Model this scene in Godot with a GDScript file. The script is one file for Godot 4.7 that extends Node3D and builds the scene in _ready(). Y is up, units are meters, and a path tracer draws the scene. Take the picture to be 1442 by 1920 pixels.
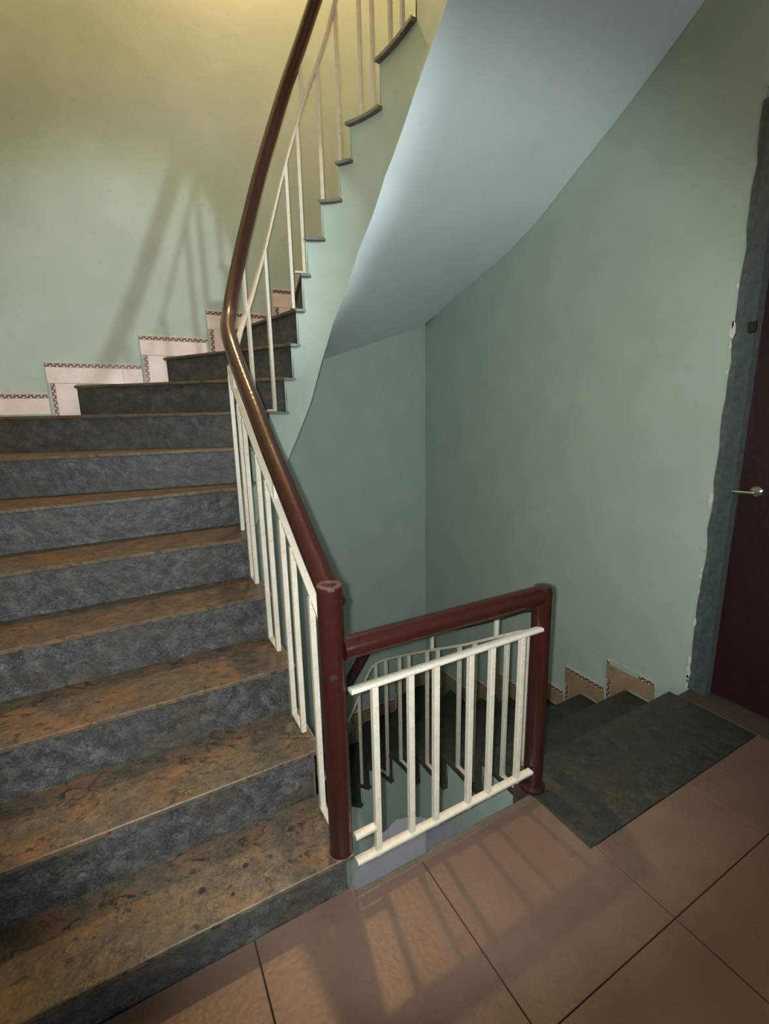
extends Node3D
# A stairwell: winding stone steps with a red handrail, seen from the landing.

const EYE := Vector3(0, 1.4, 0)
const STOREY := 3.81
const BACK := -3.535
const RIGHT := 2.355
const LEFT := -0.72
# where the step lines meet the well (length along its edge), their heights, and where they meet the outer walls
const NOSE := [0.0, 0.245, 0.49, 0.755, 1.01, 1.31, 1.49, 1.643, 1.753, 1.802, 1.841, 1.882, 1.916, 1.999, 2.097, 2.16, 2.36, 2.634, 2.909, 3.195, 3.491]
const TALL := [0.132, 0.3165, 0.501, 0.6855, 0.870, 1.0545, 1.239, 1.4235, 1.608, 1.7925, 1.977, 2.160, 2.343, 2.525, 2.695, 2.860, 3.055, 3.240, 3.430, 3.620, 3.810]
const OUTER := [[LEFT, -1.045], [LEFT, -1.275], [LEFT, -1.515], [LEFT, -1.77], [LEFT, -2.03], [LEFT, -2.30], [LEFT, -2.66], [LEFT, -3.12], [-0.265, BACK], [0.262, BACK], [0.69, BACK], [1.16, BACK], [1.65, BACK], [2.12, BACK], [RIGHT, -3.12], [RIGHT, -2.68], [RIGHT, -2.36], [RIGHT, -2.03], [RIGHT, -1.745], [RIGHT, -1.455], [RIGHT, -1.16]]
const SOFFIT_OUTER := [[0.0, -0.12], [1.3, 0.55], [2.49, 1.11], [4.595, 1.814], [5.565, 2.133], [5.94, 2.256], [6.26, 2.346], [6.54, 2.421], [6.825, 2.542], [7.05, 2.679], [7.335, 2.84], [7.52, 2.959], [7.70, 3.079], [8.2, 3.38]]
const SOFFIT_ACROSS := [[0.0, 0.0], [1.3, 1.56], [1.6, 3.3], [1.75, 3.91], [1.9, 4.14], [1.98, 4.27], [2.1, 4.82], [2.2, 5.5], [2.306, 6.15], [2.394, 6.6], [2.5, 6.85], [2.612, 7.03], [2.732, 7.18], [3.52, 7.97]]
const SOFFIT_INNER := [[0.0, -0.3], [0.5, 0.12], [1.0, 0.45], [1.3, 0.63], [1.5, 0.80], [1.65, 0.98], [1.759, 1.148], [1.829, 1.289], [1.907, 1.47], [1.965, 1.664], [2.047, 1.908], [2.128, 2.083], [2.204, 2.259], [2.306, 2.413], [2.394, 2.554], [2.491, 2.652], [2.612, 2.765], [2.732, 2.859], [2.88, 2.968], [3.491, 3.42]]
const HANDRAIL := [[0.02, 0.89], [0.19, 1.004], [0.327, 1.105], [0.584, 1.290], [0.757, 1.43], [0.939, 1.572], [1.09, 1.70], [1.21, 1.78], [1.30, 1.835], [1.345, 1.87], [1.412, 1.965], [1.476, 2.067], [1.531, 2.178], [1.625, 2.401], [1.69, 2.582], [1.853, 3.009], [2.023, 3.409], [2.11, 3.58], [2.20, 3.75], [2.30, 3.86], [2.443, 3.92], [2.76, 4.085], [3.081, 4.265], [3.285, 4.385], [3.45, 4.49]]
const LOWRAIL := [[0.03, 0.745], [0.161, 0.842], [0.394, 1.010], [0.523, 1.095], [0.695, 1.223], [0.795, 1.297], [0.95, 1.415], [1.09, 1.52], [1.21, 1.60], [1.338, 1.66], [1.444, 1.765], [1.583, 1.975], [1.689, 2.225], [1.749, 2.410], [1.803, 2.58], [1.854, 2.727], [1.905, 2.866], [1.964, 3.02], [2.036, 3.165], [2.095, 3.30], [2.15, 3.45], [2.22, 3.62], [2.30, 3.69], [2.443, 3.776], [2.76, 3.962], [3.081, 4.145], [3.285, 4.273], [3.45, 4.375]]
# balusters: the step each stands on and its place along the well
const BALUSTER := [[1, 0.20], [2, 0.36], [2, 0.465], [3, 0.625], [3, 0.76 - 0.02], [4, 0.915], [4, 0.995], [5, 1.17], [5, 1.27], [6, 1.41], [7, 1.571], [8, 1.70], [11, 1.839], [12, 1.907], [14, 2.019], [15, 2.120], [16, 2.249], [16, 2.329], [17, 2.456], [17, 2.549], [18, 2.74], [18, 2.839], [19, 3.02], [19, 3.132], [20, 3.336], [20, 3.44]]
const CONNECT := [0.55, 1.09, 1.545, 1.935, 2.80, 3.28]

var M := {}
var edge := PackedVector2Array()
var along := PackedFloat32Array()
var outward := PackedVector2Array()
var used := {}
var rng := RandomNumberGenerator.new()


func _ready() -> void:
	rng.seed = 7
	camera_and_light()
	materials()
	well_edge()
	room()
	door()
	staircase("the stone staircase climbing from the landing around the open well", 0.0)
	staircase("the dark stone staircase going down from the landing behind the guard", -STOREY)
	railing("dark red handrail on cream balusters winding up the stone steps", 0.0, true)
	railing("dark red handrail on cream balusters going down inside the well, below the landing", -STOREY, false)
	guard()
	skirting()


# ---------------------------------------------------------------- camera, light
func camera_and_light() -> void:
	var cam := Camera3D.new()
	cam.name = "camera"
	cam.fov = 95.78
	cam.near = 0.03
	cam.position = EYE
	cam.rotation_order = EULER_ORDER_YXZ
	cam.rotation_degrees = Vector3(-12.0117, -28.517, -1.1628)
	add_child(cam)
	var env := Environment.new()
	env.background_mode = Environment.BG_COLOR
	env.background_color = Color(0, 0, 0)
	env.tonemap_mode = Environment.TONE_MAPPER_LINEAR
	env.tonemap_exposure = 0.9
	env.sdfgi_enabled = true
	env.ssao_enabled = true
	env.ssil_enabled = true
	var we := WorldEnvironment.new()
	we.name = "world_environment"
	we.environment = env
	add_child(we)
	# the flash of the camera, a few centimetres to the left of the lens
	var flash := SpotLight3D.new()
	flash.name = "camera_flash"
	flash.position = EYE + cam.basis * Vector3(-0.028, 0.0, 0.0)
	flash.basis = cam.basis
	flash.spot_angle = 51
	flash.spot_angle_attenuation = 0.35
	flash.light_color = Color(0.95, 0.99, 1.0)
	flash.light_energy = 3.7
	flash.light_size = 0.01
	flash.spot_range = 15
	flash.spot_attenuation = 2
	flash.shadow_enabled = true
	add_child(flash)


# ---------------------------------------------------------------- names
func numbered(n: String) -> String:
	if not used.has(n):
		used[n] = 0
		return n
	used[n] += 1
	return "%s_%03d" % [n, used[n]]


func thing(called: String, label: String, category: String, at := Vector3.ZERO, group := "") -> Node3D:
	var o := Node3D.new()
	o.name = numbered(called)
	o.position = at
	add_child(o)
	o.set_meta("label", label)
	o.set_meta("category", category)
	if group:
		o.set_meta("group", group)
	return o


func put(called: String, st: SurfaceTool, m: Material, parent: Node3D = self, smooth := false) -> MeshInstance3D:
	var o := MeshInstance3D.new()
	o.name = numbered(called) if parent == self else called
	st.generate_normals()
	var mesh := st.commit()
	mesh.surface_set_material(0, m)
	o.mesh = mesh
	parent.add_child(o, true)
	return o


func struct(called: String, st: SurfaceTool, m: Material, label: String) -> MeshInstance3D:
	var o := put(called, st, m)
	o.set_meta("kind", "structure")
	o.set_meta("label", label)
	return o


# ---------------------------------------------------------------- shapes
func tool() -> SurfaceTool:
	var st := SurfaceTool.new()
	st.begin(Mesh.PRIMITIVE_TRIANGLES)
	return st


func tri(st: SurfaceTool, a: Vector3, b: Vector3, c: Vector3, out: Vector3, group := -1) -> void:
	var n := (a - c).cross(a - b)
	st.set_smooth_group(group if group >= 0 else 0xFFFFFFFF)
	st.add_vertex(a)
	if n.dot(out) >= 0:
		st.add_vertex(b)
		st.add_vertex(c)
	else:
		st.add_vertex(c)
		st.add_vertex(b)


func quad(st: SurfaceTool, a: Vector3, b: Vector3, c: Vector3, d: Vector3, out: Vector3, group := -1) -> void:
	tri(st, a, b, c, out, group)
	tri(st, a, c, d, out, group)


func v3(p: Vector2, y: float) -> Vector3:
	return Vector3(p.x, y, p.y)


func inset(poly: PackedVector2Array, d: float) -> PackedVector2Array:
	# each corner moved inwards by d (mitred); poly turns so that area > 0
	var out := PackedVector2Array()
	var n := poly.size()
	for i in n:
		var e0 := (poly[i] - poly[(i + n - 1) % n]).normalized()
		var e1 := (poly[(i + 1) % n] - poly[i]).normalized()
		var n0 := Vector2(-e0.y, e0.x)
		var n1 := Vector2(-e1.y, e1.x)
		var m := n0 + n1
		var k: float = maxf(0.35, 1.0 + n0.dot(n1))
		out.append(poly[i] + m / k * d)
	return out


func area(poly: PackedVector2Array) -> float:
	var a := 0.0
	for i in poly.size():
		a += poly[i].cross(poly[(i + 1) % poly.size()])
	return a


func slab(st: SurfaceTool, outline: PackedVector2Array, y0: float, y1: float, bevel := 0.0, below := 0.0) -> void:
	# a plate with the plan «outline» (x, z), its upper and lower rims chamfered
	var poly := outline.duplicate()
	if area(poly) < 0:
		poly.reverse()
	var n := poly.size()
	var rings := [[poly, y0 + below], [poly, y1 - bevel]]
	if bevel > 0:
		rings.append([inset(poly, bevel), y1])
	if below > 0:
		rings.push_front([inset(poly, below), y0])
	for r in rings.size() - 1:
		var p: PackedVector2Array = rings[r][0]
		var q: PackedVector2Array = rings[r + 1][0]
		for i in n:
			var j := (i + 1) % n
			var e := poly[j] - poly[i]
			var out := Vector3(e.y, 0, -e.x).normalized() + Vector3(0, 0.2 if r == rings.size() - 2 and bevel > 0 else (-0.2 if r == 0 and below > 0 else 0.0), 0)
			quad(st, v3(p[i], rings[r][1]), v3(p[j], rings[r][1]), v3(q[j], rings[r + 1][1]), v3(q[i], rings[r + 1][1]), out)
	var top: PackedVector2Array = rings[-1][0]
	var low: PackedVector2Array = rings[0][0]
	var ids := Geometry2D.triangulate_polygon(poly)
	for i in range(0, ids.size(), 3):
		tri(st, v3(top[ids[i]], y1), v3(top[ids[i + 1]], y1), v3(top[ids[i + 2]], y1), Vector3.UP)
		tri(st, v3(low[ids[i]], y0), v3(low[ids[i + 1]], y0), v3(low[ids[i + 2]], y0), Vector3.DOWN)


func rect(x0: float, z0: float, x1: float, z1: float) -> PackedVector2Array:
	return PackedVector2Array([Vector2(x0, z0), Vector2(x1, z0), Vector2(x1, z1), Vector2(x0, z1)])


func block(st: SurfaceTool, a: Vector3, b: Vector3, bevel := 0.0) -> void:
	slab(st, rect(minf(a.x, b.x), minf(a.z, b.z), maxf(a.x, b.x), maxf(a.z, b.z)), minf(a.y, b.y), maxf(a.y, b.y), bevel, bevel)


func square(at: Vector2, half: float, chamfer: float, dir: Vector2) -> PackedVector2Array:
	var p := PackedVector2Array()
	var u := dir.normalized()
	var w := Vector2(-u.y, u.x)
	var k := half - chamfer
	for c in [[half, -k], [half, k], [k, half], [-k, half], [-half, k], [-half, -k], [-k, -half], [k, -half]]:
		p.append(at + u * c[0] + w * c[1])
	return p


func sweep(st: SurfaceTool, path: PackedVector3Array, section: PackedVector2Array, group := 1, caps := true) -> void:
	# a profile (side, up) swept along a path; the side direction stays level
	var n := path.size()
	var m := section.size()
	var rings := []
	for i in n:
		var t := (path[mini(i + 1, n - 1)] - path[maxi(i - 1, 0)]).normalized()
		var side := t.cross(Vector3.UP)
		side = Vector3.RIGHT if side.length() < 0.01 else side.normalized()
		var up := side.cross(t)
		var ring := PackedVector3Array()
		for s in section:
			ring.append(path[i] + side * s.x + up * s.y)
		rings.append(ring)
	for i in n - 1:
		for j in m:
			var k := (j + 1) % m
			var mid: Vector3 = (rings[i][j] + rings[i][k] + rings[i + 1][j] + rings[i + 1][k]) / 4.0
			quad(st, rings[i][j], rings[i][k], rings[i + 1][k], rings[i + 1][j], mid - (path[i] + path[i + 1]) / 2.0, group)
	if caps:
		for e in [0, n - 1]:
			var out := path[0] - path[1] if e == 0 else path[n - 1] - path[n - 2]
			for j in m:
				tri(st, path[e], rings[e][j], rings[e][(j + 1) % m], out)


func round_section(r: float, n := 24) -> PackedVector2Array:
	var p := PackedVector2Array()
	for i in n:
		p.append(Vector2.from_angle(TAU * i / n) * r)
	return p


func flat_section(w: float, h: float, c := 0.002) -> PackedVector2Array:
	return square(Vector2.ZERO, 0.5, 0.0, Vector2.RIGHT) if w < 0 else PackedVector2Array([Vector2(w / 2, -h / 2 + c), Vector2(w / 2, h / 2 - c), Vector2(w / 2 - c, h / 2), Vector2(-w / 2 + c, h / 2), Vector2(-w / 2, h / 2 - c), Vector2(-w / 2, -h / 2 + c), Vector2(-w / 2 + c, -h / 2), Vector2(w / 2 - c, -h / 2)])


func lathe(st: SurfaceTool, at: Vector3, profile: Array, n := 28) -> void:
	# profile: [radius, height] from the bottom up
	for i in profile.size() - 1:
		for j in n:
			var a := TAU * j / n
			var b := TAU * (j + 1) / n
			var r0: float = profile[i][0]
			var r1: float = profile[i + 1][0]
			var y0: float = profile[i][1]
			var y1: float = profile[i + 1][1]
			var p := func(r: float, t: float, y: float) -> Vector3: return at + Vector3(cos(t) * r, y, sin(t) * r)
			var m := (a + b) / 2
			var out := Vector3(cos(m) * (y1 - y0), r0 - r1, sin(m) * (y1 - y0))
			if out.length() < 0.00001:
				continue
			quad(st, p.call(r0, a, y0), p.call(r0, b, y0), p.call(r1, b, y1), p.call(r1, a, y1), out, i + 1)


# ---------------------------------------------------------------- the edge of the well
func well_edge() -> void:
	var xl := 0.44
	var xr := 1.265
	var zb := 2.62
	var b := 0.57
	var pw := 2.0 / 2.3
	var zc := -(zb - b)
	var cx := (xl + xr) / 2
	var a := (xr - xl) / 2
	for i in 60:
		edge.append(Vector2(xl, lerpf(-1.04, zc, i / 60.0)))
	for i in 241:
		var t := PI * (1.0 - i / 240.0)
		var c := cos(t)
		var s := sin(t)
		edge.append(Vector2(cx + a * signf(c) * pow(absf(c), pw), zc - b * pow(absf(s), pw)))
	for i in range(1, 61):
		edge.append(Vector2(xr, lerpf(zc, -1.04, i / 60.0)))
	var l := 0.0
	for i in edge.size():
		if i:
			l += edge[i].distance_to(edge[i - 1])
		along.append(l)
		var t := edge[mini(i + 1, edge.size() - 1)] - edge[maxi(i - 1, 0)]
		outward.append(Vector2(t.y, -t.x).normalized())


func well(s: float, out := 0.0) -> Vector2:
	var i := clampi(along.bsearch(s), 1, edge.size() - 1)
	var w := (s - along[i - 1]) / maxf(along[i] - along[i - 1], 0.00001)
	return edge[i - 1].lerp(edge[i], w) + outward[i - 1].lerp(outward[i], clampf(w, 0, 1)).normalized() * out


func heading(s: float) -> Vector2:
	return (well(s + 0.01) - well(s - 0.01)).normalized()


func table(t: Array, s: float) -> float:
	for i in range(1, t.size()):
		if s <= t[i][0] or i == t.size() - 1:
			return lerpf(t[i - 1][1], t[i][1], (s - t[i - 1][0]) / (t[i][0] - t[i - 1][0]))
	return 0.0


func smooth_table(t: Array, s: float) -> float:
	var y := 0.0
	for k in [-0.03, -0.015, 0.0, 0.015, 0.03]:
		y += table(t, clampf(s + k, t[0][0], t[-1][0])) / 5.0
	return y


# the outer walls as one line: left wall, back wall, right wall
func outer_at(u: float) -> Vector2:
	var a := -1.045 - BACK
	var b := RIGHT - LEFT
	if u < a:
		return Vector2(LEFT, -1.045 - u)
	if u < a + b:
		return Vector2(LEFT + u - a, BACK)
	return Vector2(RIGHT, BACK + (u - a - b))


func inside(p: Vector2) -> Vector2:
	return Vector2(clampf(p.x, LEFT + 0.002, RIGHT - 0.002), maxf(p.y, BACK + 0.002))


func outer_of(n: int) -> float:
	# the place of step line n (1 ...) on the outer walls
	var p = OUTER[n - 1]
	var a := -1.045 - BACK
	var b := RIGHT - LEFT
	if p[0] == LEFT:
		return -1.045 - p[1]
	if p[1] == BACK:
		return a + p[0] - LEFT
	return a + b + p[1] - BACK


# ---------------------------------------------------------------- materials
func noise(seed_: int, freq: float, octaves := 4, type := FastNoiseLite.TYPE_SIMPLEX_SMOOTH) -> FastNoiseLite:
	var n := FastNoiseLite.new()
	n.seed = seed_
	n.noise_type = type
	n.frequency = freq
	n.fractal_octaves = octaves
	return n


func picture(size: int, f: Callable) -> ImageTexture:
	var im := Image.create(size, size, true, Image.FORMAT_RGB8)
	for y in size:
		for x in size:
			var c: Color = f.call(x, y)
			# the last rows and columns run over into the first ones, so that repeats show no seam
			var kx := clampf((x - size + 72) / 72.0, 0.0, 1.0)
			var ky := clampf((y - size + 72) / 72.0, 0.0, 1.0)
			if kx > 0.0:
				c = c.lerp(f.call(x - size, y), kx)
			if ky > 0.0:
				var d: Color = f.call(x, y - size)
				if kx > 0.0:
					d = d.lerp(f.call(x - size, y - size), kx)
				c = c.lerp(d, ky)
			im.set_pixel(x, y, c)
	im.generate_mipmaps()
	return ImageTexture.create_from_image(im)


func grain_map(seed_: int, freq: float, strength: float) -> NoiseTexture2D:
	var t := NoiseTexture2D.new()
	t.width = 512
	t.height = 512
	t.seamless = true
	t.as_normal_map = true
	t.bump_strength = strength
	t.noise = noise(seed_, freq, 5)
	return t


func surface(tex: Texture2D, metres: float, rough: float, normal: Texture2D = null, depth := 1.0) -> StandardMaterial3D:
	var m := StandardMaterial3D.new()
	m.albedo_texture = tex
	m.roughness = rough
	m.uv1_triplanar = true
	m.uv1_world_triplanar = true
	m.uv1_scale = Vector3.ONE / metres
	if normal:
		m.normal_enabled = true
		m.normal_texture = normal
		m.normal_scale = depth
	return m


func mix3(a: Color, b: Color, t: float) -> Color:
	return a.lerp(b, clampf(t, 0.0, 1.0))


func stone(seed_: int, base: Color, pale: Color, brown: Color, share: float, crazed := 0.0) -> ImageTexture:
	# dark limestone: clouds, brown patches, a net of dark veins in places, a few pale fossils
	var big := noise(seed_, 0.008, 4)
	var mid := noise(seed_ + 1, 0.028, 5)
	var fine := noise(seed_ + 2, 0.18, 3)
	var vein := noise(seed_ + 3, 0.012, 4)
	var net := noise(seed_ + 5, 0.022, 2, FastNoiseLite.TYPE_CELLULAR)
	net.cellular_return_type = FastNoiseLite.RETURN_DISTANCE2_SUB
	var fleck := noise(seed_ + 4, 0.035, 2, FastNoiseLite.TYPE_CELLULAR)
	return picture(512, func(x: int, y: int) -> Color:
		var b := big.get_noise_2d(x, y)
		var m := mid.get_noise_2d(x, y)
		var f := fine.get_noise_2d(x, y)
		var v := 1.0 - absf(vein.get_noise_2d(x + 30.0 * m, y + 20.0 * f)) * 16.0
		var c := mix3(base, pale, 0.36 + 0.62 * m + 0.45 * f)
		c = mix3(c, brown, share + 1.5 * b + 0.25 * f)
		c = mix3(c, base.darkened(0.45), maxf(v, 0.0) * 0.6)
		var k := 1.0 + net.get_noise_2d(x + 26.0 * m + 6.0 * f, y * 1.5 + 26.0 * m)
		c = mix3(c, base.darkened(0.5), crazed * clampf(1.0 - k * 5.0, 0.0, 1.0) * clampf(0.35 + 2.2 * m + b, 0.0, 1.0))
		if fleck.get_noise_2d(x, y) < -0.95 and f > 0.0 and m > 0.1:
			c = mix3(c, Color(0.66, 0.63, 0.58), 0.5)
		return c)


func mottled(seed_: int, a: Color, b: Color, c: Color, speck := 0.0) -> ImageTexture:
	var big := noise(seed_, 0.010, 4)
	var fine := noise(seed_ + 1, 0.22, 2)
	var mid := noise(seed_ + 2, 0.04, 3)
	return picture(512, func(x: int, y: int) -> Color:
		var t := mix3(a, b, 0.5 + 1.1 * big.get_noise_2d(x, y) + 0.25 * fine.get_noise_2d(x, y))
		var k := mid.get_noise_2d(x, y) + 0.4 * fine.get_noise_2d(x, y)
		return mix3(t, c, maxf(0.0, (k - 0.36) * 6.0 * speck)))


func materials() -> void:
	M.paint = surface(mottled(11, Color8(166, 178, 164), Color8(173, 184, 171), Color8(161, 173, 157), 0.3), 1.9, 0.62, grain_map(3, 0.05, 3.0), 0.05)
	M.string_paint = surface(mottled(15, Color8(172, 186, 172), Color8(181, 193, 180), Color8(165, 178, 162), 0.3), 0.9, 0.55, grain_map(4, 0.03, 3.0), 0.08)
	M.ceiling = surface(mottled(21, Color8(210, 219, 218), Color8(216, 224, 223), Color8(202, 211, 209), 0.3), 1.7, 0.75, grain_map(5, 0.05, 3.0), 0.04)
	M.white_wall = surface(mottled(25, Color8(208, 208, 212), Color8(216, 216, 220), Color8(190, 186, 184), 0.3), 1.5, 0.6)
	M.riser = surface(stone(31, Color8(50, 51, 48), Color8(118, 116, 110), Color8(80, 72, 60), 0.05, 0.6), 1.0, 0.55, grain_map(6, 0.04, 4.0), 0.35)
	M.tread = surface(stone(41, Color8(72, 65, 55), Color8(122, 104, 84), Color8(116, 86, 63), 0.28, 1.0), 0.9, 0.5, grain_map(7, 0.04, 4.0), 0.3)
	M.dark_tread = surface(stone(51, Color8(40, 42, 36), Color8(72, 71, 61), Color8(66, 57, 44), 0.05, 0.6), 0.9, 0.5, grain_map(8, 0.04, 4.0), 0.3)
	M.gum = surface(mottled(58, Color8(27, 24, 22), Color8(33, 30, 27), Color8(23, 21, 19), 0.5), 0.2, 0.7)
	M.grey_stone = surface(mottled(55, Color8(112, 116, 110), Color8(136, 140, 134), Color8(84, 82, 74), 0.6), 0.4, 0.4)
	M.floor = surface(mottled(61, Color8(104, 80, 67), Color8(111, 87, 73), Color8(95, 73, 60), 0.3), 1.1, 0.42, grain_map(9, 0.09, 2.0), 0.15)
	M.sill = surface(mottled(68, Color8(70, 58, 48), Color8(80, 66, 55), Color8(56, 48, 40), 0.5), 0.6, 0.6)
	M.grout = surface(mottled(65, Color8(62, 48, 40), Color8(80, 62, 52), Color8(45, 36, 30), 0.6), 0.6, 0.9)
	M.concrete = surface(mottled(71, Color8(86, 80, 66), Color8(100, 92, 78), Color8(70, 72, 60), 0.8), 0.5, 0.85, grain_map(10, 0.06, 5.0), 0.5)
	M.red = surface(mottled(81, Color8(50, 21, 19), Color8(56, 24, 21), Color8(42, 17, 15), 0.5), 0.35, 0.22, grain_map(12, 0.03, 3.0), 0.25)
	M.worn = surface(mottled(85, Color8(76, 40, 36), Color8(104, 70, 62), Color8(56, 25, 22), 0.9), 0.12, 0.5)
	M.cream = surface(mottled(91, Color8(208, 196, 176), Color8(220, 209, 191), Color8(180, 160, 130), 0.5), 0.3, 0.42, grain_map(13, 0.03, 3.0), 0.3)
	M.tile = surface(mottled(101, Color8(222, 200, 186), Color8(230, 210, 198), Color8(206, 178, 160), 0.4), 0.6, 0.25)
	M.old_tile = surface(mottled(108, Color8(148, 126, 94), Color8(160, 138, 104), Color8(112, 96, 72), 0.6), 0.6, 0.4)
	M.mortar = surface(mottled(105, Color8(176, 172, 160), Color8(190, 186, 174), Color8(140, 136, 124), 0.6), 0.4, 0.85)
	M.wood = surface(mottled(111, Color8(38, 15, 13), Color8(43, 17, 15), Color8(31, 12, 11), 0.6), 0.5, 0.4, grain_map(14, 0.02, 3.0), 0.3)
	M.frame = surface(mottled(121, Color8(74, 78, 76), Color8(94, 98, 95), Color8(70, 67, 60), 0.8), 0.3, 0.55, grain_map(15, 0.05, 4.0), 0.4)
	M.frame_paint = surface(mottled(125, Color8(62, 72, 72), Color8(80, 91, 91), Color8(52, 58, 55), 0.6), 0.3, 0.35)
	M.plaster = surface(mottled(131, Color8(196, 194, 182), Color8(212, 210, 200), Color8(150, 146, 130), 0.7), 0.2, 0.85)
	var chrome := StandardMaterial3D.new()
	chrome.albedo_color = Color8(205, 205, 200)
	chrome.metallic = 1.0
	chrome.roughness = 0.18
	M.chrome = chrome
	var iron := StandardMaterial3D.new()
	iron.albedo_color = Color8(52, 44, 38)
	iron.metallic = 0.6
	iron.roughness = 0.5
	M.iron = iron
	# the printed border of the skirting tiles: white dots in a wave on dark red
	var im := Image.create(64, 16, true, Image.FORMAT_RGB8)
	for y in 16:
		for x in 64:
			var c := Color8(104, 66, 64)
			var d1 := Vector2(fposmod(x, 16.0) - 4.0, y - 5.0).length()
			var d2 := Vector2(fposmod(x, 16.0) - 12.0, y - 11.0).length()
			if minf(d1, d2) < 2.6:
				c = Color8(226, 206, 194)
			if y < 1 or y > 14:
				c = Color8(222, 202, 190)
			im.set_pixel(x, y, c)
	im.generate_mipmaps()
	var border := StandardMaterial3D.new()
	border.albedo_texture = ImageTexture.create_from_image(im)
	border.roughness = 0.3
	M.border = border


# ---------------------------------------------------------------- the room
func room() -> void:
	var st := tool()
	block(st, Vector3(LEFT - 0.15, -4.3, BACK - 0.15), Vector3(RIGHT + 0.15, 6.7, BACK))
	var back := struct("wall_back", st, M.paint, "pale green painted wall at the back of the stairwell")
	st = tool()
	block(st, Vector3(RIGHT, -4.3, BACK), Vector3(RIGHT + 0.15, 6.7, -1.125))
	block(st, Vector3(RIGHT, 2.62, -1.125), Vector3(RIGHT + 0.15, 6.7, -0.12))
	block(st, Vector3(RIGHT, -4.3, -1.125), Vector3(RIGHT + 0.15, -0.02, -0.12))
	block(st, Vector3(RIGHT, -4.3, -0.12), Vector3(RIGHT + 0.15, 6.7, 2.35))
	struct("wall_right", st, M.paint, "pale green painted wall with the dark red door")
	st = tool()
	block(st, Vector3(LEFT - 0.15, -4.3, BACK), Vector3(LEFT, 6.7, 2.35))
	struct("wall_left", st, M.paint, "pale green painted wall beside the climbing steps")
	st = tool()
	block(st, Vector3(LEFT, -4.3, 2.2), Vector3(RIGHT, 6.7, 2.35))
	struct("wall_front", st, M.paint, "pale green painted wall behind the landing")
	# white painted walls of the storey below, standing in front of the green ones
	st = tool()
	block(st, Vector3(LEFT, -4.3, BACK), Vector3(RIGHT, -2.05, BACK + 0.006))
	block(st, Vector3(RIGHT - 0.006, -4.3, BACK + 0.006), Vector3(RIGHT, -1.5, -1.2))
	struct("trim_1", st, M.white_wall, "white painted lower walls of the storey below")
	# landing floor
	st = tool()
	block(st, Vector3(LEFT, -0.2, -1.043), Vector3(1.165, -0.014, 2.2))
	block(st, Vector3(LEFT, -0.2, -1.1), Vector3(0.43, -0.014, -1.043))
	block(st, Vector3(1.165, -0.2, -1.13), Vector3(RIGHT, -0.026, 2.2))
	block(st, Vector3(RIGHT, -0.12, -1.1), Vector3(RIGHT + 0.15, -0.026, -0.14))
	var fl := struct("floor", st, M.grout, "landing floor of large brown tiles")
	var xs := [LEFT, -0.381, 0.142, 0.665, 1.188, 1.711, 2.25]
	var zs := [-1.057, -0.526, -0.003, 0.52, 1.043, 1.566, 2.2]
	var gap := 0.0016
	for i in xs.size() - 1:
		for j in zs.size() - 1:
			var z0: float = zs[j]
			var x1: float = xs[i + 1]
			if j == 0:
				if i == 2 or i == 3:
					z0 = -1.022
				if i >= 4:
					z0 = -0.784
			st = tool()
			if i == 3 and j == 0:
				slab(st, PackedVector2Array([Vector2(xs[i] + gap, z0), Vector2(1.165, z0), Vector2(1.165, -0.784), Vector2(x1 - gap, -0.784), Vector2(x1 - gap, zs[j + 1] - gap), Vector2(xs[i] + gap, zs[j + 1] - gap)]), -0.02, 0.0, 0.0014)
			elif i == 2 and j == 0:
				slab(st, PackedVector2Array([Vector2(xs[i] + gap, -1.056), Vector2(0.438, -1.056), Vector2(0.438, z0), Vector2(x1 - gap, z0), Vector2(x1 - gap, zs[j + 1] - gap), Vector2(xs[i] + gap, zs[j + 1] - gap)]), -0.02, 0.0, 0.0014)
			else:
				slab(st, rect(xs[i] + gap, z0 + gap, x1 - gap, zs[j + 1] - gap), -0.02, 0.0, 0.0014)
			put("tile", st, M.floor, fl)
	# the rough cement kerb along the well, the stone slab at the head of the lower steps, the door sill
	st = tool()
	var kerb := PackedVector2Array([Vector2(0.44, -1.022)])
	for i in 15:
		kerb.append(Vector2(lerpf(0.44, 1.165, i / 14.0), -1.045 + rng.randf_range(-0.004, 0.004)))
	kerb.append(Vector2(1.165, -1.022))
	slab(st, kerb, -0.2, -0.003, 0.003)
	put("kerb", st, M.concrete, fl)
	st = tool()
	slab(st, rect(1.168, -1.162, 2.248, -0.787), -0.035, 0.0, 0.003, 0.004)
	put("stone_slab", st, M.dark_tread, fl)
	st = tool()
	slab(st, rect(2.252, -1.12, 2.43, -0.13), -0.03, 0.001, 0.002)
	put("door_sill", st, M.sill, fl)
	# storey below
	st = tool()
	block(st, Vector3(LEFT, -4.3, BACK), Vector3(RIGHT, -STOREY, 2.2))
	struct("floor_below", st, M.tile, "floor of the storey below at the foot of the well")
	# landing above and the ceiling over the stairs
	st = tool()
	slab(st, PackedVector2Array([Vector2(LEFT, 2.2), Vector2(LEFT, -1.04), Vector2(1.2, -1.04), Vector2(1.2, -1.16), Vector2(RIGHT, -1.16), Vector2(RIGHT, 2.2)]), STOREY - 0.2, STOREY)
	struct("ceiling", st, M.ceiling, "white painted underside of the landing above")
	st = tool()
	block(st, Vector3(LEFT - 0.15, 6.7, BACK - 0.15), Vector3(RIGHT + 0.15, 6.85, 2.35))
	struct("ceiling_above", st, M.ceiling, "white ceiling high over the stairwell")
	lamps()


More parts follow.
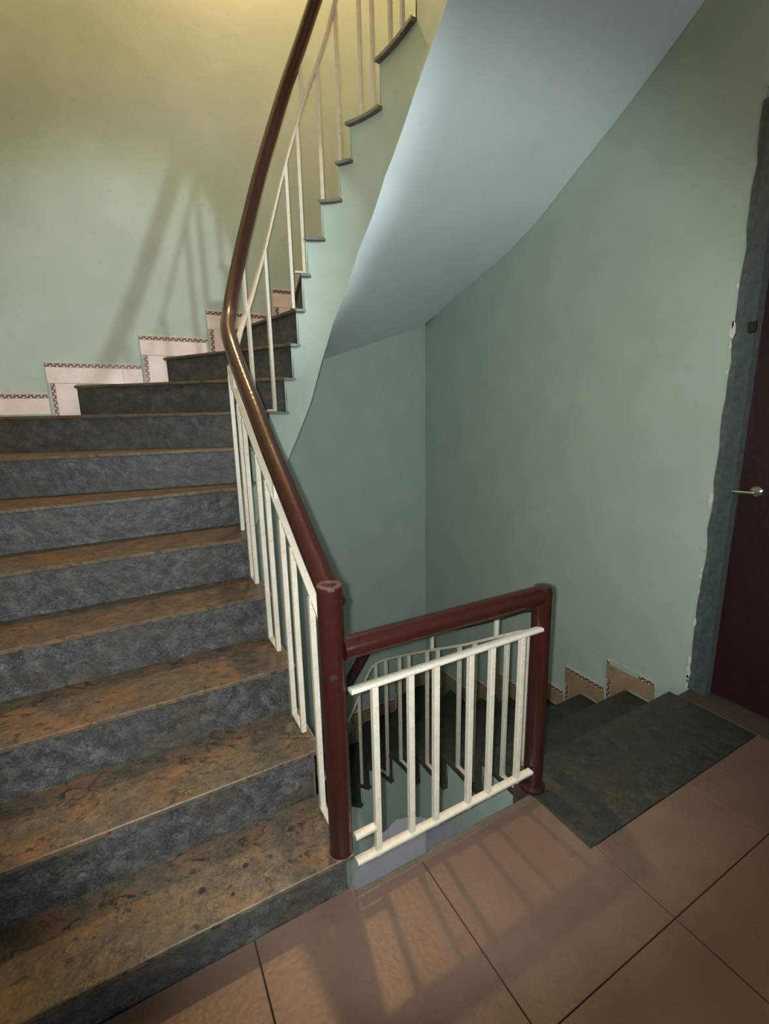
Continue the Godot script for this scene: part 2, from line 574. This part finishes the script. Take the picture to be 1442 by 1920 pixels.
func lamps() -> void:
	# a warm bulb out of view above, placed to light the treads and back wall
	var at := Vector3(0.9, 5.2, BACK)
	var t := thing("unseen_wall_lamp", "unseen warm bulb high on the back wall, lighting the winding steps", "lamp", at)
	var st := tool()
	lathe(st, Vector3.ZERO, [[0.0, -0.002], [0.05, 0.0], [0.05, 0.012], [0.022, 0.02], [0.02, 0.22], [0.0, 0.22]])
	var holder := put("holder", st, M.cream, t)
	holder.rotation.x = PI / 2
	st = tool()
	lathe(st, Vector3(0, 0, 0.28), [[0.0, -0.062], [0.03, -0.055], [0.045, -0.03], [0.048, 0.0], [0.04, 0.03], [0.022, 0.052], [0.0, 0.055]])
	var warm := StandardMaterial3D.new()
	warm.albedo_color = Color(1, 0.9, 0.7)
	warm.emission_enabled = true
	warm.emission = Color(1.0, 0.78, 0.45)
	warm.emission_energy_multiplier = 6.0
	put("bulb", st, warm, t)
	var o := OmniLight3D.new()
	o.name = "bulb_light"
	o.position = Vector3(0, 0, 0.28)
	o.light_color = Color(1.0, 0.82, 0.62)
	o.light_energy = 8.0
	o.light_size = 0.07
	o.omni_range = 15
	o.omni_attenuation = 2
	o.shadow_enabled = true
	t.add_child(o)
	# an added window behind the landing, glowing panes and cool fill light
	var w := Node3D.new()
	w.name = "added_window_1"
	w.position = Vector3(1.0, 1.9, 2.2)
	w.set_meta("kind", "structure")
	w.set_meta("label", "added window behind the landing, cool fill light for the stairwell")
	add_child(w)
	for f in [[-0.5, -0.65, -0.45, 0.65], [0.45, -0.65, 0.5, 0.65], [-0.45, -0.65, 0.45, -0.6], [-0.45, 0.6, 0.45, 0.65], [-0.02, -0.6, 0.02, 0.6]]:
		st = tool()
		block(st, Vector3(f[0], f[1], -0.04), Vector3(f[2], f[3], -0.001), 0.004)
		put("added_window_frame", st, M.cream, w)
	var fill_glow := StandardMaterial3D.new()
	fill_glow.albedo_color = Color(0.9, 0.95, 1)
	fill_glow.emission_enabled = true
	fill_glow.emission = Color(0.88, 0.96, 1.0)
	fill_glow.emission_energy_multiplier = 0.4  # added glow of the fill window panes
	for x in [-0.235, 0.235]:
		st = tool()
		block(st, Vector3(x - 0.213, -0.598, -0.02), Vector3(x + 0.213, 0.598, -0.012))
		put("added_pane", st, fill_glow, w)
	var al := AreaLight3D.new()  # cool fill light of the added window
	al.name = "window_fill_light"
	al.position = Vector3(0, 0, -0.045)
	al.area_size = Vector2(0.9, 1.2)
	al.light_color = Color(0.95, 0.985, 1.0)
	al.light_energy = 2.4
	al.area_range = 15
	al.area_attenuation = 2
	al.shadow_enabled = true
	w.add_child(al)
	# an unseen cool lamp on the right wall, throwing the railing shadow on the back wall
	at = Vector3(RIGHT, 2.9, 0.35)
	t = thing("unseen_spot_lamp", "unseen cool white lamp high on the right wall, lighting the back wall across the stairs", "lamp", at)
	st = tool()
	lathe(st, Vector3.ZERO, [[0.0, -0.002], [0.035, 0.0], [0.035, 0.012], [0.012, 0.018], [0.010, 0.15], [0.0, 0.15]])
	var plate := put("bracket", st, M.iron, t)
	plate.rotation.z = PI / 2
	var head := Vector3(-0.15, 0, 0)
	var aim := (Vector3(0.12, 2.1, BACK) - (at + head)).normalized()
	st = tool()
	lathe(st, Vector3.ZERO, [[0.0, -0.03], [0.018, -0.03], [0.03, -0.015], [0.042, 0.05], [0.040, 0.05], [0.028, -0.01], [0.0, -0.02]])
	var shade := put("shade", st, M.cream, t)
	shade.position = head
	shade.basis = Basis(Quaternion(Vector3.UP, aim))
	var cool := StandardMaterial3D.new()
	cool.albedo_color = Color(0.95, 0.98, 1)
	cool.emission_enabled = true
	cool.emission = Color(0.85, 0.95, 1.0)
	cool.emission_energy_multiplier = 4.0
	st = tool()
	lathe(st, Vector3.ZERO, [[0.0, -0.012], [0.024, -0.008], [0.034, 0.03], [0.028, 0.036], [0.0, 0.038]])
	var face := put("bulb", st, cool, t)
	face.transform = shade.transform
	var sp := SpotLight3D.new()
	sp.name = "bulb_light"
	sp.position = head + aim * 0.06
	sp.basis = Basis.looking_at(aim)
	sp.spot_angle = 13.5
	sp.spot_angle_attenuation = 0.7
	sp.light_color = Color(0.93, 0.98, 1.0)
	sp.light_energy = 7.0
	sp.light_size = 0.08
	sp.spot_range = 20
	sp.spot_attenuation = 2
	sp.shadow_enabled = true
	t.add_child(sp)
	# a cool bulb out of view in the storey below, lighting its white walls
	at = Vector3(RIGHT, -1.5, -0.7)
	t = thing("unseen_wall_lamp", "unseen cool white lamp on the right wall of the storey below, lighting its walls", "lamp", at)
	st = tool()
	lathe(st, Vector3.ZERO, [[0.0, -0.002], [0.05, 0.0], [0.05, 0.02], [0.025, 0.05], [0.0, 0.05]])
	plate = put("base", st, M.cream, t)
	plate.rotation.z = PI / 2
	st = tool()
	lathe(st, Vector3(-0.09, 0, 0), [[0.0, -0.05], [0.025, -0.043], [0.043, -0.025], [0.05, 0.0], [0.043, 0.025], [0.025, 0.043], [0.0, 0.05]])
	put("bulb", st, cool, t)
	o = OmniLight3D.new()
	o.name = "bulb_light"
	o.position = Vector3(-0.09, 0, 0)
	o.light_color = Color(0.95, 0.97, 1.0)
	o.light_energy = 1.6
	o.light_size = 0.05
	o.omni_range = 15
	o.omni_attenuation = 2
	o.shadow_enabled = true
	t.add_child(o)


func door() -> void:
	var d := Node3D.new()
	d.name = "door_1"
	d.position = Vector3(RIGHT, 0, -1.1)
	d.set_meta("kind", "structure")
	d.set_meta("label", "dark red wooden door in a grey frame on the right wall")
	add_child(d)
	var st := tool()
	block(st, Vector3(0.045, 0.012, 0.05), Vector3(0.085, 2.5, 0.91), 0.002)
	var panel := put("door_panel", st, M.wood, d)
	# frame: two posts and a head, each with a rebate
	for z in [[0.0, 0.05], [0.91, 0.96]]:
		st = tool()
		block(st, Vector3(-0.012, 0.0, z[0]), Vector3(0.10, 2.55, z[1]), 0.003)
		put("door_frame", st, M.frame_paint, d)
	st = tool()
	block(st, Vector3(-0.012, 2.5, 0.05), Vector3(0.10, 2.55, 0.91), 0.003)
	put("door_frame", st, M.frame_paint, d)
	st = tool()
	block(st, Vector3(-0.010, 0.0, 0.046), Vector3(0.046, 2.5, 0.052), 0.001)
	put("frame_edge", st, M.frame, d)
	# the rough cement strip between frame and wall paint
	st = tool()
	var strip := PackedVector2Array()
	var n := 34
	for i in n + 1:
		strip.append(Vector2(2.58 * i / n, -0.028 + rng.randf_range(-0.006, 0.006) - (0.006 if i < 8 else 0.0)))
	strip.append(Vector2(2.58, 0.004))
	strip.append(Vector2(0.0, 0.004))
	slab(st, strip, -0.004, 0.004, 0.001)
	var cement := put("cement_strip", st, M.frame, d)
	# outline was (height, depth along the wall): stand it up against the wall
	cement.basis = Basis(Vector3(0, 1, 0), Vector3(-1, 0, 0), Vector3(0, 0, 1))
	# chips of white plaster along the broken edge of the paint
	for i in 14:
		var y: float = [0.02, 0.05, 0.09, 0.15, 0.36, 0.52, 0.60, 0.63, 0.98, 1.55, 1.66, 1.72, 1.75, 1.9][i]
		var w := rng.randf_range(0.006, 0.016)
		var h := rng.randf_range(0.012, 0.05)
		var chip := PackedVector2Array()
		for k in 7:
			var a := TAU * k / 7
			chip.append(Vector2(y + cos(a) * h * rng.randf_range(0.6, 1.0), -0.036 + sin(a) * w * rng.randf_range(0.5, 1.0)))
		st = tool()
		slab(st, chip, -0.003, 0.0045, 0.001)
		var c := put("plaster_chip", st, M.plaster, d)
		c.basis = cement.basis
	# lever handle
	st = tool()
	lathe(st, Vector3.ZERO, [[0.0, 0.0], [0.026, 0.0], [0.026, 0.006], [0.02, 0.012], [0.010, 0.014], [0.009, 0.045], [0.0, 0.045]])
	var handle := put("door_handle", st, M.chrome, panel)
	handle.position = Vector3(0.046, 1.03, 0.118)
	handle.rotation.z = PI / 2
	st = tool()
	var path := PackedVector3Array()
	for i in 9:
		var k := i / 8.0
		path.append(Vector3(0.006 + 0.012 * sin(k * PI) * -1.0, -0.006 * k, 0.012 - 0.115 * k))
	sweep(st, path, round_section(0.009, 12))
	var lever := put("door_lever", st, M.chrome, panel)
	lever.position = Vector3(0.0, 1.03, 0.118)
	# little iron catch on the frame
	st = tool()
	block(st, Vector3(-0.022, 1.70, 0.03), Vector3(-0.010, 1.745, 0.06), 0.003)
	put("catch", st, M.iron, d)


# ---------------------------------------------------------------- stairs
func staircase(label: String, lift: float) -> void:
	var up := lift == 0.0
	var t := thing("staircase", label, "staircase", Vector3(0, lift, 0))
	var first := 1
	var last := 20
	# the body: side face under the steps and sloping underside
	var st := tool()
	var string := 0.025
	var steps := 360
	var prev := []
	for i in steps + 1:
		var s := lerpf(0.03, 3.52, float(i) / steps)
		var n := 1
		while n < 20 and NOSE[n] + 0.014 <= s:
			n += 1
		var p := well(s, string)
		var low := table(SOFFIT_INNER, s)
		if low > TALL[n - 1] - 0.1:
			low = TALL[n - 1] - 0.1
		var inner_low := v3(p, low)
		var inner_top := v3(p, TALL[n - 1] - 0.017)
		var front := well(s, string + 0.035)
		var ring := [inner_top, inner_low, v3(front, inner_top.y), v3(front, low)]
		if i:
			var toward := (well(s, -0.2) - p).normalized()
			quad(st, prev[0], prev[1], ring[1], ring[0], v3(toward, 0), -1)
			if absf(prev[0].y - ring[0].y) > 0.02 and n > 8:
				# the upright front edge where the side face steps up behind a riser
				var along_ := -v3(heading(s), 0)
				quad(st, Vector3(ring[0].x, prev[0].y, ring[0].z), ring[0], ring[2], Vector3(ring[2].x, prev[0].y, ring[2].z), along_)
				quad(st, prev[0], Vector3(ring[0].x, prev[0].y, ring[0].z), ring[0], Vector3(prev[0].x, ring[0].y, prev[0].z), v3(toward, 0))
		prev = ring
	put("stringer", st, M.string_paint, t)
	st = tool()
	prev = []
	for i in steps / 4 + 1:
		var s := lerpf(0.03, 3.52, float(i) / (steps / 4))
		var p := well(s, string)
		var low := table(SOFFIT_INNER, s)
		var u := smooth_table(SOFFIT_ACROSS, s)
		var oy := table(SOFFIT_OUTER, u)
		var q := inside(outer_at(u))
		var ring := []
		for j in 13:
			var f := j / 12.0
			ring.append(v3(p.lerp(q, f), lerpf(low, oy, f)))
		if i:
			for j in 12:
				quad(st, prev[j], prev[j + 1], ring[j + 1], ring[j], Vector3.DOWN, 2)
		prev = ring
	put("soffit", st, M.ceiling, t)
	# risers and treads, each a stone of its own
	for n in range(first, last + 1):
		var a := well(NOSE[n - 1])
		var oa := outer_at(outer_of(n))
		var back_dir := heading(NOSE[n - 1])
		var r0 := well(NOSE[n - 1] + 0.016, string + (0.03 if n > 8 else -0.006))
		var r1 := outer_at(outer_of(n) + 0.022)
		var floor_y: float = 0.0 if n == 1 else TALL[n - 2]
		# riser: a thin upright plate
		st = tool()
		var d := (r1 - r0).normalized()
		var behind := Vector2(-d.y, d.x)
		if behind.dot(back_dir) < 0:
			behind = -behind
		slab(st, PackedVector2Array([r0, inside(r1), inside(r1 + behind * 0.03), r0 + behind * 0.03]), floor_y - (0.02 if n == 1 else 0.03), TALL[n - 1] - 0.017)
		put("riser", st, M.riser if up else M.dark_tread, t)
		# tread: from its nosing to behind the next riser
		var poly := PackedVector2Array()
		var s1: float = NOSE[n] + 0.018
		for i in 9:
			poly.append(well(lerpf(NOSE[n - 1], s1, i / 8.0), 0.0))
		var u0 := outer_of(n)
		var u1 := outer_of(n + 1) + 0.026
		poly.append(inside(outer_at(u1)))
		var c1 := -1.045 - BACK
		var c2 := c1 + RIGHT - LEFT
		for c in [c2, c1]:
			if u0 < c and c < u1:
				poly.append(inside(outer_at(c - 0.00001)))
		poly.append(inside(outer_at(u0)))
		st = tool()
		slab(st, poly, TALL[n - 1] - 0.017, TALL[n - 1], 0.003, 0.003)
		var tr := put("tread", st, M.tread if up else M.dark_tread, t)
		if up and n == 1:
			# trodden gum and tar spots
			for g in [[0.032, -1.150, 0.011], [0.152, -1.165, 0.009], [0.105, -1.098, 0.006]]:
				st = tool()
				var spot := PackedVector2Array()
				for i in 9:
					spot.append(Vector2(g[0], g[1]) + Vector2.from_angle(TAU * i / 9) * g[2] * rng.randf_range(0.75, 1.05))
				slab(st, spot, TALL[0] - 0.001, TALL[0] + 0.0012, 0.0005)
				var gum := put("gum_spot", st, M.gum, tr)
				gum.set_meta("label", "dark trodden gum spot")
		if n > 1:
			# the grey end of the stone, facing the well
			st = tool()
			var strip := PackedVector2Array()
			for i in 9:
				strip.append(well(lerpf(NOSE[n - 1] + 0.004, s1 + 0.004, i / 8.0), -0.003))
			for i in 9:
				strip.append(well(lerpf(s1 + 0.004, NOSE[n - 1] + 0.004, i / 8.0), 0.001))
			slab(st, strip, TALL[n - 1] - 0.016, TALL[n - 1] - 0.002, 0.0)
			var end := put("tread_end", st, M.grey_stone if up else M.dark_tread, tr)
			end.set_meta("label", "grey end of the stone tread")
	if up:
		return
	# the last riser, under the landing slab
	st = tool()
	var e := NOSE[20] as float
	slab(st, rect(1.19, -1.14, RIGHT - 0.003, -1.115), TALL[19] - 0.03, STOREY - 0.034)
	put("riser", st, M.dark_tread, t)


# ---------------------------------------------------------------- railings
func rail_path(t: Array, from: float, to: float, out: float, count: int) -> PackedVector3Array:
	var p := PackedVector3Array()
	for i in count + 1:
		var s := lerpf(from, to, float(i) / count)
		p.append(v3(well(s, out), smooth_table(t, s)))
	return p


func railing(label: String, lift: float, up: bool) -> void:
	var t := thing("stair_railing", label, "railing", Vector3(0, lift, 0))
	var st := tool()
	var path := rail_path(HANDRAIL, 0.04, 3.45, 0.01, 170)
	if not up:
		path.append(Vector3(1.245, 0.71 - lift, -1.12))
		path.append(Vector3(1.215, 0.735 - lift, -1.08))
	sweep(st, path, round_section(0.033, 22))
	put("handrail", st, M.red, t)
	st = tool()
	sweep(st, rail_path(LOWRAIL, 0.035, 3.45, 0.01, 170), flat_section(0.028, 0.012))
	put("flat_rail", st, M.cream, t)
	var foot := {}
	for b in BALUSTER:
		var s: float = b[1]
		var y0: float = TALL[b[0] - 1]
		var out := 0.02
		st = tool()
		slab(st, square(well(s, out), 0.009, 0.0015, heading(s)), y0, smooth_table(LOWRAIL, s) + 0.002)
		put("baluster", st, M.cream, t)
		if not foot.has(b[0]):
			foot[b[0]] = []
		foot[b[0]].append(s)
	for k in foot:
		var a: float = foot[k][0]
		var z: float = foot[k][-1]
		if k == 8 or k == 12:
			a -= 0.05
		if k == 1:
			z = a
			a -= 0.09
		if z - a < 0.02:
			continue
		st = tool()
		var fp := PackedVector3Array()
		for i in 7:
			fp.append(v3(well(lerpf(a, z, i / 6.0), 0.02), TALL[k - 1] + 0.006))
		sweep(st, fp, flat_section(0.02, 0.01))
		put("foot_plate", st, M.cream, t)
	for s in CONNECT:
		st = tool()
		slab(st, square(well(s, 0.01), 0.008, 0.0015, heading(s)), smooth_table(LOWRAIL, s), smooth_table(HANDRAIL, s) - 0.02)
		put("spacer", st, M.cream, t)
	if up:
		st = tool()
		lathe(st, Vector3(0.415, TALL[0], -1.075), [[0.0, -0.0], [0.036, 0.0], [0.0345, 0.01], [0.0345, 0.826], [0.033, 0.832], [0.0, 0.832]])
		var post := put("newel_post", st, M.red, t)
		st = tool()
		lathe(st, Vector3(0.415, TALL[0], -1.075), [[0.033, 0.830], [0.0325, 0.8345], [0.022, 0.8355], [0.019, 0.833], [0.0185, 0.829], [0.0, 0.829]])
		put("worn_cap", st, M.worn, post)
		st = tool()
		lathe(st, Vector3(0.418, TALL[0], -1.088), [[0.009, 0.8292], [0.007, 0.831], [0.0, 0.8315]], 14)
		put("cap_screw", st, M.iron, post)
		# a dark bruise in the paint of the post
		st = tool()
		var face := Vector2(-0.36, 0.93)
		var across := Vector2(0.93, 0.36)
		var mid := Vector3(0.415, 0.717, -1.075)
		for i in 10:
			var a := TAU * i / 10
			var b := TAU * (i + 1) / 10
			var p0 := Vector2(cos(a) * 0.011, sin(a) * (0.008 if i % 3 else 0.011))
			var p1 := Vector2(cos(b) * 0.011, sin(b) * (0.008 if (i + 1) % 3 and i < 9 else 0.011))
			var pts := []
			for q in [Vector2.ZERO, p0, p1]:
				var k: Vector2 = across * q.x + face * (sqrt(0.0345 * 0.0345 - q.x * q.x) + 0.0006)
				pts.append(mid + Vector3(k.x, q.y, k.y))
			tri(st, pts[0], pts[1], pts[2], v3(face, 0))
		put("paint_bruise", st, M.gum, post)


func guard() -> void:
	var t := thing("landing_guard", "low straight guard across the landing edge with dark red tube and cream bars", "railing", Vector3(0.8, 0, -1.06))
	var o := Vector3(-0.8, 0, 1.06)
	var st := tool()
	var px := 1.195
	var pz := -1.065
	# right post rises and turns into the level rail at a mitred corner
	lathe(st, o + Vector3(px, 0, pz), [[0.0, 0.0], [0.046, 0.0], [0.046, 0.012], [0.036, 0.02], [0.0345, 0.03], [0.0345, 0.785], [0.033, 0.799], [0.027, 0.807], [0.0, 0.809]])
	put("post", st, M.red, t)
	st = tool()
	var path := PackedVector3Array()
	for i in 13:
		path.append(o + Vector3(lerpf(0.443, px + 0.002, i / 12.0), 0.777, lerpf(-1.072, pz, i / 12.0)))
	sweep(st, path, round_section(0.0335, 26))
	put("handrail", st, M.red, t)
	for y in [0.663, 0.099]:
		st = tool()
		path = PackedVector3Array()
		for i in 3:
			path.append(o + Vector3(lerpf(0.448, 1.172 if y > 0.5 else 1.158, i / 2.0), y, -1.043))
		sweep(st, path, flat_section(0.027, 0.013))
		put("top_rail" if y > 0.5 else "bottom_rail", st, M.cream, t)
	st = tool()
	path = PackedVector3Array([o + Vector3(0.447, 0.186, -1.046), o + Vector3(0.48, 0.186, -1.046), o + Vector3(0.514, 0.186, -1.046)])
	sweep(st, path, flat_section(0.024, 0.014))
	put("short_rail", st, M.cream, t)
	for x in [0.523, 0.642, 0.733, 0.866, 0.954, 1.086]:
		st = tool()
		slab(st, square(Vector2(o.x + x, o.z - 1.044), 0.0095, 0.0015, Vector2.RIGHT), 0.086, 0.66)
		put("bar", st, M.cream, t)


# ---------------------------------------------------------------- skirting
func skirt_piece(st: SurfaceTool, u0: float, u1: float, y0: float, y1: float, thick: float, printed := false, upright := false) -> void:
	# a thin tile on the outer wall between two places of its line
	var a := outer_at(u0)
	var b := outer_at(u1)
	var d := (b - a).normalized()
	var inw := Vector2(-d.y, d.x)
	if inw.dot(Vector2(0.85, -2.0) - a) < 0:
		inw = -inw
	var w := inw * thick
	if not printed:
		slab(st, PackedVector2Array([a, b, b + w, a + w]), y0, y1, 0.0012, 0.0012)
		return
	var fa := v3(a + w, y0)
	var fb := v3(b + w, y0)
	var fc := v3(b + w, y1)
	var fd := v3(a + w, y1)
	var out := v3(inw, 0)
	var len := (a.distance_to(b)) / 0.14
	var tall := (y1 - y0) / 0.14
	var uv := [Vector2(0, 1), Vector2(len, 1), Vector2(len, 0), Vector2(0, 0)] if not upright else [Vector2(0, 0), Vector2(0, 1), Vector2(tall, 1), Vector2(tall, 0)]
	var pts := [fa, fb, fc, fd]
	for tr in [[0, 1, 2], [0, 2, 3]]:
		var n: Vector3 = (pts[tr[0]] - pts[tr[2]]).cross(pts[tr[0]] - pts[tr[1]])
		var order: Array = tr if n.dot(out) > 0 else [tr[0], tr[2], tr[1]]
		st.set_smooth_group(0xFFFFFFFF)
		for i in order:
			st.set_uv(uv[i])
			st.add_vertex(pts[i])
	for e in [[a, a + w, -d], [b, b + w, d]]:
		st.set_uv(Vector2.ZERO)
		quad(st, v3(e[0], y0), v3(e[1], y0), v3(e[1], y1), v3(e[0], y1), v3(e[2], 0))
	quad(st, v3(a, y1), v3(b, y1), v3(b + w, y1), v3(a + w, y1), Vector3.UP)


func skirting() -> void:
	var c1 := -1.045 - BACK
	var c2 := c1 + RIGHT - LEFT
	for lift in [0.0, -STOREY]:
		var s := Node3D.new()
		s.name = "baseboard_back" if lift == 0.0 else "baseboard_right"
		s.set_meta("kind", "structure")
		s.set_meta("label", "pale pink skirting tiles with a dark red border stepping up the back wall" if lift == 0.0 else "dull skirting tiles with a dark border stepping down the right wall")
		s.position.y = lift
		add_child(s)
		for n in range(1, 21):
			var u0 := outer_of(n) - 0.125
			var u1 := outer_of(n + 1) - 0.131
			var y: float = TALL[n - 1]
			if n == 1:
				u0 = 0.0
			var parts := []
			var cuts := [u0]
			for c in [c1, c2]:
				if u0 < c and c < u1:
					cuts.append(c)
			cuts.append(u1)
			for k in cuts.size() - 1:
				var p0: float = cuts[k] + 0.001
				var p1: float = cuts[k + 1] - 0.001
				# one or two tiles to a row, a border strip above
				var joint := p0 + minf(0.41, p1 - p0)
				var runs := [[p0, joint]] if p1 - joint < 0.03 else [[p0, joint - 0.001], [joint + 0.001, p1]]
				for r in runs:
					var st := tool()
					skirt_piece(st, r[0], r[1], y + 0.012, y + 0.106, 0.009)
					put("tile", st, M.tile if lift == 0.0 else M.old_tile, s)
				var bare: bool = n == 20 and lift < 0
				var st2 := tool()
				skirt_piece(st2, p0, p1 if not bare else p0 + 0.02, y + 0.107, y + 0.131, 0.009, true)
				put("border_strip", st2, M.border, s)
				if bare:
					st2 = tool()
					skirt_piece(st2, p1 - 0.09, p1, y + 0.107, y + 0.131, 0.009, true)
					put("border_strip", st2, M.border, s)
				st2 = tool()
				skirt_piece(st2, p0, p1, y + 0.131, y + 0.138, 0.006)
				put("mortar_line", st2, M.mortar, s)
			if n > 1:
				# the upright end beside the riser
				var e0 := u0 + 0.001
				var e1 := outer_of(n) + 0.022
				var skip := false
				for c in [c1, c2]:
					if e0 < c and c < e1:
						skip = true
				if skip:
					continue
				var st := tool()
				skirt_piece(st, e0, e0 + 0.012, TALL[n - 2] + 0.001, y + 0.01, 0.008)
				put("mortar_line", st, M.mortar, s)
				st = tool()
				skirt_piece(st, e0 + 0.012, e0 + 0.036, TALL[n - 2] + 0.001, y + 0.01, 0.009, true, true)
				put("border_strip", st, M.border, s)
				st = tool()
				skirt_piece(st, e0 + 0.037, e1, TALL[n - 2] + 0.001, y + 0.01, 0.009)
				put("tile", st, M.tile if lift == 0.0 else M.old_tile, s)
